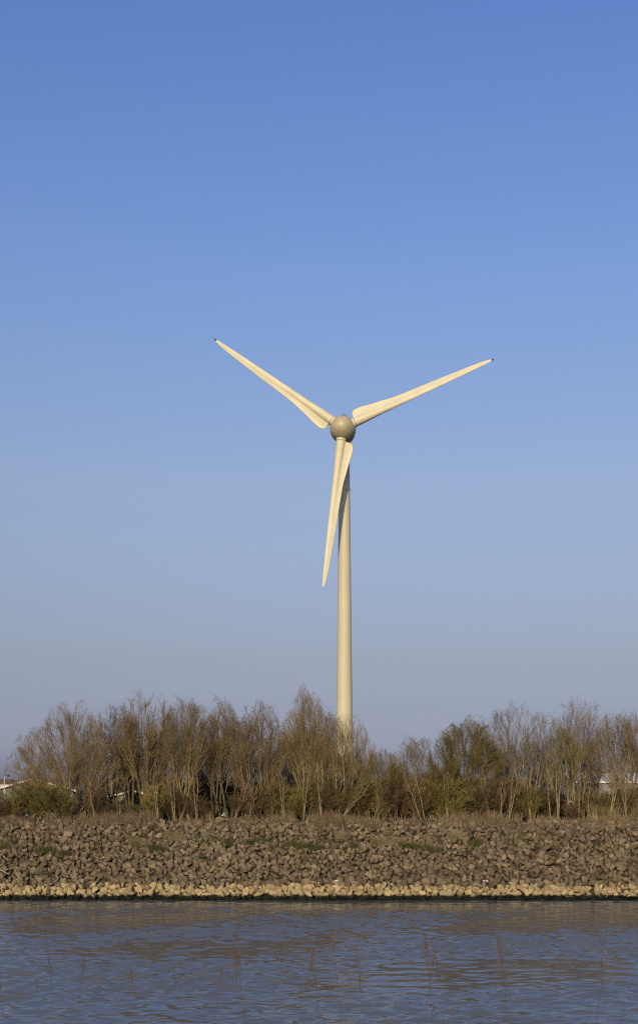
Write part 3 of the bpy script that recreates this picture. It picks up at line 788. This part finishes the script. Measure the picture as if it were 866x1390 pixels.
SAP = [(572, 548, 1046, 101.8, .05, 'pale sapling leaning left, lower one of the crossed pair right of the turbine', 1),
       (577, 562, 1035, 101.9, .045, 'pale sapling leaning slightly left, upright one of the crossed pair right of the turbine', 1),
       (757, 757, 1040, 102.2, .085, 'thick pale mossy young trunk on the right side of the row', 2),
       (747, 741, 1050, 102, .05, 'thin pale sapling just left of the thick mossy young trunk', 1),
       (797, 800, 1048, 102.1, .045, 'thin pale sapling leaning right of the thick mossy young trunk', 1),
       (785, 788, 1030, 102.4, .05, 'upright slender sapling under the tallest right hand tree', 1),
       (665, 655, 1050, 102, .05, 'pale sapling at the right foot of the yellow olive tree', 2),
       (678, 684, 1058, 102.1, .04, 'short pale sapling right of the yellow olive tree', 2),
       (163, 164, 1070, 101.9, .035, 'very straight pale sapling left of the dark forked trunk', 1),
       (130, 120, 1050, 101.9, .05, 'slender pale sapling standing in the right part of the wide fan', 1),
       (268, 264, 1040, 102, .06, 'kinked pale sapling left of the dark hollow', 2),
       (238, 232, 1056, 102, .045, 'pale sapling below the pointed slender tree', 2),
       (318, 334, 1060, 102, .04, 'pale sapling leaning right beside the dark hollow', 2),
       (338, 350, 1048, 102, .04, 'pale twin sapling behind the tan boulder', 2),
       (385, 382, 1045, 102, .045, 'pale twin sapling between the tan boulder and the reddish tree', 2),
       (412, 416, 1038, 102, .045, 'pale sapling under the dense reddish tree', 2),
       (436, 434, 1030, 102, .055, 'pale stout sapling left of the turbine foot', 2),
       (462, 500, 1054, 101.9, .055, 'pale sapling with branches sweeping to the right in front of the turbine foot', 3),
       (215, 210, 1062, 102, .04, 'pale sapling just right of the dark forked trunk', 2),
       (690, 700, 1050, 102, .04, 'slender sapling under the flat topped grey tree', 2),
       (826, 842, 1040, 102.2, .06, 'leaning sapling behind the tall straw clump', 2),
       (850, 842, 1035, 102.0, .06, 'stout leaning sapling at the foot of the last tree on the right', 2),
       (608, 604, 1050, 102.0, .04, 'thin sapling at the left foot of the yellow olive tree', 2),
       (720, 716, 1052, 102.0, .045, 'thin sapling left of the pale mossy trunks', 2)]
for i, a in enumerate(SAP):
    sapling(*a[:6], 400+i, forks=a[6])

# ---------------------------------------------------------------- grasses
def blades(P, h, lean, rad, r):
    m = len(P); N = 3; t = np.linspace(0, 1, N)
    d = r.normal(0, lean, (m, 2))
    out = np.empty((m, N, 3))
    for j, tt in enumerate(t):
        out[:, j, 0] = P[:, 0]+d[:, 0]*h*tt**1.6; out[:, j, 1] = P[:, 1]+d[:, 1]*h*tt**1.6; out[:, j, 2] = P[:, 2]+h*tt
    return out, np.outer(rad*r.uniform(.7, 1.3, m), [1, .7, .15])
def dry_fringe():
    r = np.random.default_rng(21)
    m = 26000
    x = r.uniform(-45, 45, m); y = 99.3+np.abs(r.normal(0, 1.2, m))
    dens = .5+.5*np.sin(x*.7)+.4*np.sin(x*1.9+1); keep = r.uniform(0, 1.1, m) < dens+.25
    x, y = x[keep], y[keep]; m = len(x)
    h = r.uniform(.25, .75, m)*(1+.4*np.sin(x*.45+2)); P = np.stack([x, y, gz(x, y)-.03], 1)
    T = Tubes(); T.add(*blades(P, h, .28, .011, r), 3)
    o = obj('dry_grass', T.mesh('dry_grass', M['straw'])); tag(o, 'dry straw coloured grass along the crest of the bank', 'grass', kind='stuff')
    # sparse stalks between the upper stones
    m = 5500; x = r.uniform(-45, 45, m); y = r.uniform(96.0, 100.6, m)
    keep = (np.sin(x*.9+1)+np.sin(x*2.3+y)+.6*np.sin(y*2)) > .35
    x, y = x[keep], y[keep]; P = np.stack([x, y, gz(x, y)+.22], 1)
    T = Tubes(); T.add(*blades(P, r.uniform(.2, .5, len(x)), .3, .009, r), 3)
    D = Tubes(); m = 16000; x = r.uniform(-45, 45, m); y = r.normal(97.2, .9, m)
    keep = (np.sin(x*.5+1)+np.sin(x*1.33+y*1.1)+.7*np.sin(y*2.4+x*.8)+r.normal(0, .7, m)) > .95
    x, y = x[keep], y[keep]; Pg = np.stack([x, y, gz(x, y)+.22], 1)
    D.add(*blades(Pg, r.uniform(.15, .38, len(x)), .5, .010, r), 3)
    o = obj('low_weeds', D.mesh('low_weeds', M['grass'])); tag(o, 'low dull green weeds scattered between the stones of the upper bank', 'weeds', kind='stuff')
    o = obj('dry_stalks', T.mesh('dry_stalks', M['straw'])); tag(o, 'sparse dry stalks growing between the upper stones', 'grass', kind='stuff')
dry_fringe()
def tuft(px, py, w, h, n, mt, lab, name, seed, up=.12, cat='grass tuft', group=None, Yfix=None, rad=.010, lean=.35):
    r = np.random.default_rng(seed)
    Y = Yfix or min((abs(wz(py, y)-(float(gz(wx(px, y), y))+.15)), y) for y in np.arange(89.7, 101.6, .05))[1]
    X = wx(px, Y); Z = float(gz(X, Y))
    n = int(n*1.5); x = np.clip(r.normal(0, w*.36, n), -w*.6, w*.6); y = r.uniform(-.22, .22, n)
    z = np.array([float(gz(X+a, Y+b)) for a, b in zip(x, y)])-Z+up
    T = Tubes(); T.add(*blades(np.stack([x, y, z], 1), r.uniform(.5, 1, n)*h, lean, rad, r), 3)
    o = obj(name, T.mesh(name, M[mt]), None, (X, Y, Z)); tag(o, lab, cat, group)
G = [(62, 1160, .9, 'green grass tuft among the stones left, just left of the driftwood stick'), (88, 1164, .5, 'small green grass tuft between the driftwood stick and the left tuft'),
     (4, 1156, .5, 'green grass tuft among the stones at the left edge'), (212, 1157, .9, 'green grass tuft among the stones below the pointed slender tree'),
     (352, 1147, 1.1, 'green grass tuft high on the bank, left one below the vase shaped thicket'), (415, 1155, 1.6, 'broad green grass patch just above centre of the bank'),
     (395, 1151, .8, 'green grass tuft left of the broad grass patch'), (478, 1155, .6, 'green grass tuft in front of the turbine on the bank'),
     (562, 1155, 1.3, 'tall bright green grass patch right of the turbine'), (590, 1160, .6, 'small green tuft right of the bright green patch'),
     (308, 1150, .6, 'green tuft below the broad grey boulder'), (645, 1150, .6, 'small green tuft below the yellow olive tree')]
for i, (px, py, w, lab) in enumerate(G):
    tuft(px, py, w*1.35, .46, int(170*w), 'grass', lab, 'grass_tuft', 500+i, up=.34, group='green grass tufts on the bank')
ST = [(528, 1148, 2.0, 'wide dry straw patch on the upper bank right of the turbine'), (190, 1150, 1.2, 'dry straw patch on the upper bank below the dark forked trunk'),
      (240, 1142, 1.2, 'dry straw patch on the upper bank below the kinked sapling'), (465, 1140, .9, 'dry straw patch on the upper bank straight below the turbine'),
      (620, 1140, 1.2, 'dry straw patch on the upper bank below the yellow olive tree')]
for i, (px, py, w, lab) in enumerate(ST):
    tuft(px, py, w, .60, int(170*w), 'straw', lab, 'dry_grass_patch', 520+i, up=.28, group='dry straw patches on the upper bank')
CL = [(818, .9, 'tall pale straw clump at the crest, left one under the warehouse roof'), (836, .8, 'tall pale straw clump at the crest, middle one under the warehouse roof'),
      (805, .5, 'short pale straw clump at the crest, leftmost under the warehouse roof'), (112, .6, 'pale straw clump at the crest under the wide fan of stems'),
      (66, .6, 'pale straw clump at the crest under the rounded olive shrub'), (392, .6, 'pale straw clump at the crest left of the turbine'),
      (702, .6, 'pale straw clump at the crest under the flat topped grey tree'), (285, .5, 'pale straw clump at the crest left of the broad grey boulder')]
for i, (px, w, lab) in enumerate(CL):
    tuft(px, 1116, w, 1.3 if i < 3 else .9, 34, 'straw', lab, 'straw_clump', 540+i, up=0, Yfix=101.2, cat='grass clump', group='tall straw clumps on the crest', rad=.013, lean=.12)

# reeds on the near shore, close to the camera, their tops crossing the water
def make_reed(seed):
    r = np.random.default_rng(seed)
    root = empty('reed'); H = 3.0
    N = 9; t = np.linspace(0, 1, N); P = np.zeros((1, N, 3)); c = r.uniform(-.12, .12)
    P[0, :, 0] = c*H*t**2; P[0, :, 1] = r.uniform(-.05, .05)*H*t; P[0, :, 2] = H*t
    T = Tubes(); T.add(P, np.array([.0024*(1-.5*t)]), 6); obj('stem', T.mesh('stem', M['reed']), root)
    C = Tubes(); P1, R1 = spawn(r, P, np.array([.002*np.ones(N)]), 34, .90, 1.0, .07, .03, .35, -.05, 4, .6, .12, .0011); C.add(P1, R1, 3)
    obj('plume', C.mesh('plume', M['plume']), root)
    L = Tubes()
    for k in range(2):
        tt = r.uniform(.45, .8); base = np.array([c*H*tt**2, 0, H*tt]); a = r.uniform(0, 6.28); l = r.uniform(.25, .4)
        s = np.linspace(0, 1, 6)[:, None]
        path = base+np.concatenate([np.cos(a)*l*.5*s, np.sin(a)*l*.5*s, l*(.8*s-.75*s**2)], 1)
        L.add(path[None], (.0032*np.array([[.5, 1, .9, .7, .4, .1]])), 4)
    obj('leaf', L.mesh('leaf', M['reed']), root)
    return root
RP = [make_reed(600+i) for i in range(4)]
for p in RP: kids(p)
REEDS = [(92, 1246), (86, 1283), (345, 1262), (352, 1270), (357, 1254), (392, 1278), (455, 1268), (481, 1240), (521, 1284), (552, 1276),
         (603, 1258), (611, 1250), (617, 1270), (640, 1288), (694, 1262), (700, 1252), (716, 1286), (777, 1280), (842, 1284), (30, 1292), (200, 1296), (262, 1300)]
for i, (px, py) in enumerate(REEDS):
    o = RP[i] if i < 4 else copy_tree(RP[i % 4])
    py += 12; Y = 11.5+random.uniform(-.8, 1.6); X = wx(px, Y); g0 = float(gz(X, Y)); s = (wz(py, Y)-g0)/3.0
    o.location = (X, Y, g0-.02); o.scale = (1, 1, s); o.rotation_euler = (0, 0, random.uniform(-.6, .6))
    tag(o, 'thin dry reed stalk rising in front of the water from the near shore', 'reed', 'reed stalks on the near shore')

# ---------------------------------------------------------------- buildings and street furniture beyond the thicket
def gable_house(name, lab, cx, Y, g0, width, eave, ridge, depth, wall, roof, trim=None, along='x', extra=None, over=.35, cat='building'):
    """gable end faces the camera when along='y' (ridge runs away); otherwise the ridge runs left-right"""
    root = empty(name, (cx, Y, g0)); tag(root, lab, cat)
    hw = width/2; m = MB()
    if along == 'y':
        m.add([(-hw,0,0),(hw,0,0),(hw,0,eave),(0,0,ridge),(-hw,0,eave),(-hw,depth,0),(hw,depth,0),(hw,depth,eave),(0,depth,ridge),(-hw,depth,eave)],
              [(0,1,2,3,4),(9,8,7,6,5),(0,5,6,1),(1,6,7,2),(4,9,5,0)])
        m.build('wall', wall, root)
        sl = (ridge-eave)/hw
        m = MB()
        for s in (-1, 1):
            a = [(0, -over, ridge+.03), (s*(hw+over), -over, eave-over*sl+.03), (s*(hw+over), depth+over, eave-over*sl+.03), (0, depth+over, ridge+.03)]
            b = [(x, y, z+.14) for x, y, z in a]
            m.add(a+b, [(0,1,2,3),(7,6,5,4),(0,4,5,1),(1,5,6,2),(2,6,7,3),(3,7,4,0)])
        rf = m.build('roof', roof, root)
        if trim:
            m = MB()
            for s in (-1, 1):
                m.bar((s*.01, -over-.04, ridge+.06), (s*(hw+over), -over-.04, eave-over*sl+.06), .05, .22)
            m.build('bargeboard', trim, root)
    else:
        m.box((-hw, 0, 0), (hw, depth, eave))
        m.add([(-hw,0,eave),(-hw,depth,eave),(-hw,depth/2,ridge),(hw,0,eave),(hw,depth,eave),(hw,depth/2,ridge)], [(0,2,1),(3,4,5)])
        m.build('wall', wall, root)
        sl = (ridge-eave)/(depth/2); m = MB()
        for s in (0, 1):
            y0, y1 = (-over, depth/2) if s == 0 else (depth+over, depth/2)
            a = [(-hw-over, y0, eave-over*sl+.03), (hw+over, y0, eave-over*sl+.03), (hw+over, y1, ridge+.03), (-hw-over, y1, ridge+.03)]
            b = [(x, y, z+.14) for x, y, z in a]
            m.add(a+b, [(0,1,2,3),(7,6,5,4),(0,4,5,1),(1,5,6,2),(2,6,7,3),(3,7,4,0)])
        rf = m.build('roof', roof, root)
        if trim:
            m = MB(); m.box((-hw-over, -over-.08, eave-over*sl-.08), (hw+over, -over-.02, eave-over*sl+.2)); m.build('fascia', trim, root)
    return root, rf
Yb = 160.0; g = 3.2
cx = wx(46, Yb)
root, rf = gable_house('barn', 'grey green gabled barn with thin white roof edges behind the rounded olive shrubs', cx, Yb, g, 9.6, wz(1073, Yb)-g, wz(1058, Yb)-g, 16, M['greenwall'], M['greyroof'], M['white'], 'y')
m = MB(); cxx = wx(81, Yb+4)-cx
m.box((cxx-.22, 4, 3.9), (cxx+.22, 4.44, wz(1048.5, Yb+4)-g)); m.build('chimney', M['brick'], rf)
m = MB(); m.box((-4.2, -.06, .6), (-1.6, -.01, 2.4)); m.build('window', M['glass'], root)
Yb = 165.0; cx = wx(181, Yb)
root, _ = gable_house('shed', 'low green walled shed with a white roof edge behind the dark forked trunk', cx, Yb, 3.2, 5.6, wz(1082, Yb)-3.2, wz(1074, Yb)-3.2, 7, M['greenwall'], M['greyroof'], M['white'], 'y')
m = MB(); m.box((-1.2, -.06, 0), (1.2, -.01, 1.7)); m.build('door', M['dark'], root)
Yb = 190.0; cx = wx(325, Yb)
root, _ = gable_house('house', 'small pale house glimpsed through the trees left of the tan boulder', cx, Yb, 3.1, 5.5, wz(1074, Yb)-3.1, wz(1066, Yb)-3.1, 6, M['render'], M['greyroof'], M['white'], 'x')
m = MB(); m.box((-1.6, -.06, 1.0), (-.6, -.01, 2.2)); m.build('window', M['glass'], root)
Yb = 230.0; x0 = wx(782, Yb); x1 = wx(905, Yb)
root, _ = gable_house('warehouse', 'long warehouse with a bright white roof edge behind the right hand trees', (x0+x1)/2, Yb, 3.1, x1-x0, wz(1062, Yb)-3.1, wz(1050, Yb)-3.1, 24, M['greywall'], M['white'], M['white'], 'x')
m = MB(); m.box((-3, -.06, 0), (1, -.01, 3.4)); m.build('door', M['greenwall'], root)
Yb = 175.0; cx = wx(718, Yb)
root, _ = gable_house('shed', 'grey walled shed seen low between the trunks left of the mossy young trunk', cx, Yb, 3.15, 5.2, wz(1076, Yb)-3.15, wz(1068, Yb)-3.15, 6, M['greywall'], M['greyroof'], None, 'x')
m = MB(); m.box((.4, -.06, 0), (1.5, -.01, 2.1)); m.build('door', M['dark'], root)
# distant houses under the skyline at the far left and through the gaps
for i, (px, w, e, rd, ms, lab) in enumerate([(3, 20, 1064, 1058, 'redroof', 'distant red roofed house at the left edge on the skyline'),
        (22, 18, 1064, 1059.5, 'redroof', 'distant red roofed house on the skyline just left of the barn ridge'),
        (208, 14, 1066, 1060, 'redroof', 'distant house on the skyline seen right of the dark forked trunk'),
        (696, 16, 1065, 1059, 'greyroof', 'distant grey roofed house on the skyline behind the flat topped tree'),
        (768, 14, 1065, 1058, 'redroof', 'distant red roofed house on the skyline left of the warehouse')]):
    Yb = 520.0+i*20; sc = Yb/F
    root, _ = gable_house('house', lab, wx(px, Yb), Yb, 3.0, w*sc, wz(e, Yb)-3, wz(rd, Yb)-3, 9, M['render'], M[ms], None, 'x')
    m = MB()
    for q in (-.3, .05, .32): m.box((w*sc*q-.5, -.05, 1.2), (w*sc*q+.5, -.01, 2.4))
    m.build('window', M['glass'], root)
# lamp post
Y = 125.0; X = wx(6.5, Y); g0 = float(gz(X, Y)); top = wz(1055, Y)-g0
root = empty('street_lamp', (X, Y, g0)); tag(root, 'slim pale lamp post with a small dark lamp head at the left edge', 'street lamp')
m = MB(); m.lathe([(-.1, .075), (top*.5, .06), (top, .045)], 12); m.build('pole', M['render'], root, True)
m = MB(); m.bar((0, 0, top), (.32, 0, top+.12), .05, .05); m.build('arm', M['render'], root)
m = MB(); m.lathe([(top+.05, .08), (top+.10, .17), (top+.2, .12), (top+.24, .03)], 12, Matrix.Translation((.36, 0, 0))); m.build('lamp_head', M['dark'], root, True)
# thin white rail by the path
Y = 128.0; xa, xb = wx(772, Y), wx(798, Y); g0 = float(gz(xa, Y)); zt = wz(1088, Y)-g0
root = empty('rail', (xa, Y, g0)); tag(root, 'thin white rail on short posts seen between the trunks at the right', 'rail')
m = MB(); m.bar((0, -.05, zt), (xb-xa, -.05, zt), .05, .09); m.build('handrail', M['white'], root)
for k in range(3):
    m = MB(); m.box((k*(xb-xa)/2-.03, -.02, -.1), (k*(xb-xa)/2+.03, .04, zt+.03)); m.build('post', M['white'], root)
# overhead wire on wooden poles beyond the trees
def pole(px, Y, top, lab):
    X = wx(px, Y); g0 = float(gz(X, Y)); h = wz(top, Y)-g0
    root = empty('utility_pole', (X, Y, g0)); tag(root, lab, 'utility pole')
    m = MB(); m.lathe([(-.2, .16), (h, .11)], 10); m.build('pole', M['grey_bark'], root, True)
    m = MB(); m.bar((-.8, 0, h-.3), (.8, 0, h-.3), .1, .1); m.build('crossarm', M['grey_bark'], root)
    return Vector((X, Y, g0+h-.2))
a = pole(-60, 210, 1042, 'wooden pole carrying the overhead wire beyond the left edge of the picture')
b = pole(152, 210, 1042, 'wooden pole carrying the overhead wire behind the slim reddish tree')
n = 17; t = np.linspace(0, 1, n)
for k, (dz) in enumerate((0,)):
    P = np.zeros((1, n, 3)); P[0, :, 0] = (b.x-a.x)*t; P[0, :, 1] = (b.y-a.y)*t; P[0, :, 2] = (b.z-a.z)*t-1.0*4*t*(1-t)+dz
    T = Tubes(); T.add(P, np.full((1, n), .016), 5)
    o = obj('overhead_wire', T.mesh('overhead_wire', M['dark']), None, a); tag(o, 'thin dark overhead wire crossing the sky just above the horizon at the left', 'wire')
# far wood on the skyline
def far_wood():
    r = np.random.default_rng(31)
    m = 60000
    x = r.uniform(-260, 260, m); y = r.uniform(640, 700, m)
    hgt = 6.5+1.8*np.sin(x*.05)+1.4*np.sin(x*.13+1)+.8*np.sin(x*.4)
    z = 3+r.uniform(0, 1, m)**.8*np.maximum(hgt, 2.5)
    T = Tubes(); T.leaves(np.stack([x, y, z], 1), .45, r)
    o = obj('far_wood', T.mesh('far_wood', M['rust_twig'], False)); tag(o, 'far brown wood on the skyline behind everything', 'wood', kind='stuff')
far_wood()

# ---------------------------------------------------------------- light, sky, camera
SUN_EL, SUN_AZ = 21.0, 12.0       # behind the camera, a little to its left
w = bpy.data.worlds.new('World'); scene.world = w; w.use_nodes = True
nt = w.node_tree; N = nt.nodes; L = nt.links
bg = N['Background']
sky = N.new('ShaderNodeTexSky'); sky.sky_type = 'NISHITA'; sky.sun_disc = False
sky.sun_elevation = R(SUN_EL); sky.sun_rotation = R(180+SUN_AZ)
sky.altitude = 0; sky.air_density = 1.0; sky.dust_density = 1.0; sky.ozone_density = 1.5
tcw = N.new('ShaderNodeTexCoord'); sx = N.new('ShaderNodeSeparateXYZ'); L.new(tcw.outputs['Generated'], sx.inputs[0])
rp = N.new('ShaderNodeValToRGB'); L.new(sx.outputs['Z'], rp.inputs['Fac'])
def lin(c): c = c/255; return c/12.92 if c < .04045 else ((c+.055)/1.055)**2.4
# air of a hazy late afternoon: tint of the clear-sky model by elevation (sine), brighter violet blue high up, dull lilac near the horizon
AIR = [(.022, (143, 149, 167), (194, 196, 168)), (.055, (151, 158, 174), (204, 217, 197)), (.09, (155, 164, 180), (192, 216, 215)), (.22, (152, 174, 208), (148, 180, 208)), (.36, (122, 156, 211), (118, 148, 182)), (.5, (97, 133, 199), (100, 127, 160))]
cr = rp.color_ramp
while len(cr.elements) < len(AIR): cr.elements.new(.5)
for e, (p, want, have) in zip(cr.elements, AIR):
    e.position = p; e.color = (*[lin(a)/lin(b)/2 for a, b in zip(want, have)], 1)
vm = N.new('ShaderNodeVectorMath'); vm.operation = 'MULTIPLY'; L.new(sky.outputs[0], vm.inputs[0]); L.new(rp.outputs['Color'], vm.inputs[1])
vs2 = N.new('ShaderNodeVectorMath'); vs2.operation = 'SCALE'; vs2.inputs['Scale'].default_value = 2.0; L.new(vm.outputs[0], vs2.inputs[0])
L.new(vs2.outputs[0], bg.inputs['Color']); bg.inputs['Strength'].default_value = 0.10
sd = bpy.data.lights.new('sun', 'SUN'); sd.energy = 3.3; sd.angle = R(.5); sd.color = (1.0, .82, .50)
so = bpy.data.objects.new('sun', sd); col.objects.link(so)
S = Vector((-math.sin(R(SUN_AZ))*math.cos(R(SUN_EL)), -math.cos(R(SUN_AZ))*math.cos(R(SUN_EL)), math.sin(R(SUN_EL))))
so.rotation_euler = S.to_track_quat('Z', 'Y').to_euler(); so.location = S*60

cd = bpy.data.cameras.new('camera'); cam = bpy.data.objects.new('camera', cd); col.objects.link(cam)
cam.location = (0, 0, CZ); cam.rotation_euler = (R(90), 0, 0)
cd.sensor_fit = 'VERTICAL'; cd.sensor_height = 36; cd.lens = 36*F/1390
cd.shift_y = (HY-695)/1390
cd.clip_start = .5; cd.clip_end = 20000
scene.camera = cam
vs = scene.view_settings
vs.view_transform = 'Standard'; vs.look = 'None'; vs.exposure = 0; vs.gamma = 1; vs.use_curve_mapping = False
scene.render.resolution_x = 637; scene.render.resolution_y = 1024
scene.cycles.max_bounces = 5; scene.cycles.sample_clamp_indirect = 3; scene.cycles.sample_clamp_direct = 4; scene.cycles.diffuse_bounces = 2; scene.cycles.use_denoising = False
scene.cycles.use_adaptive_sampling = False
scene.cycles.filter_width = 1.2
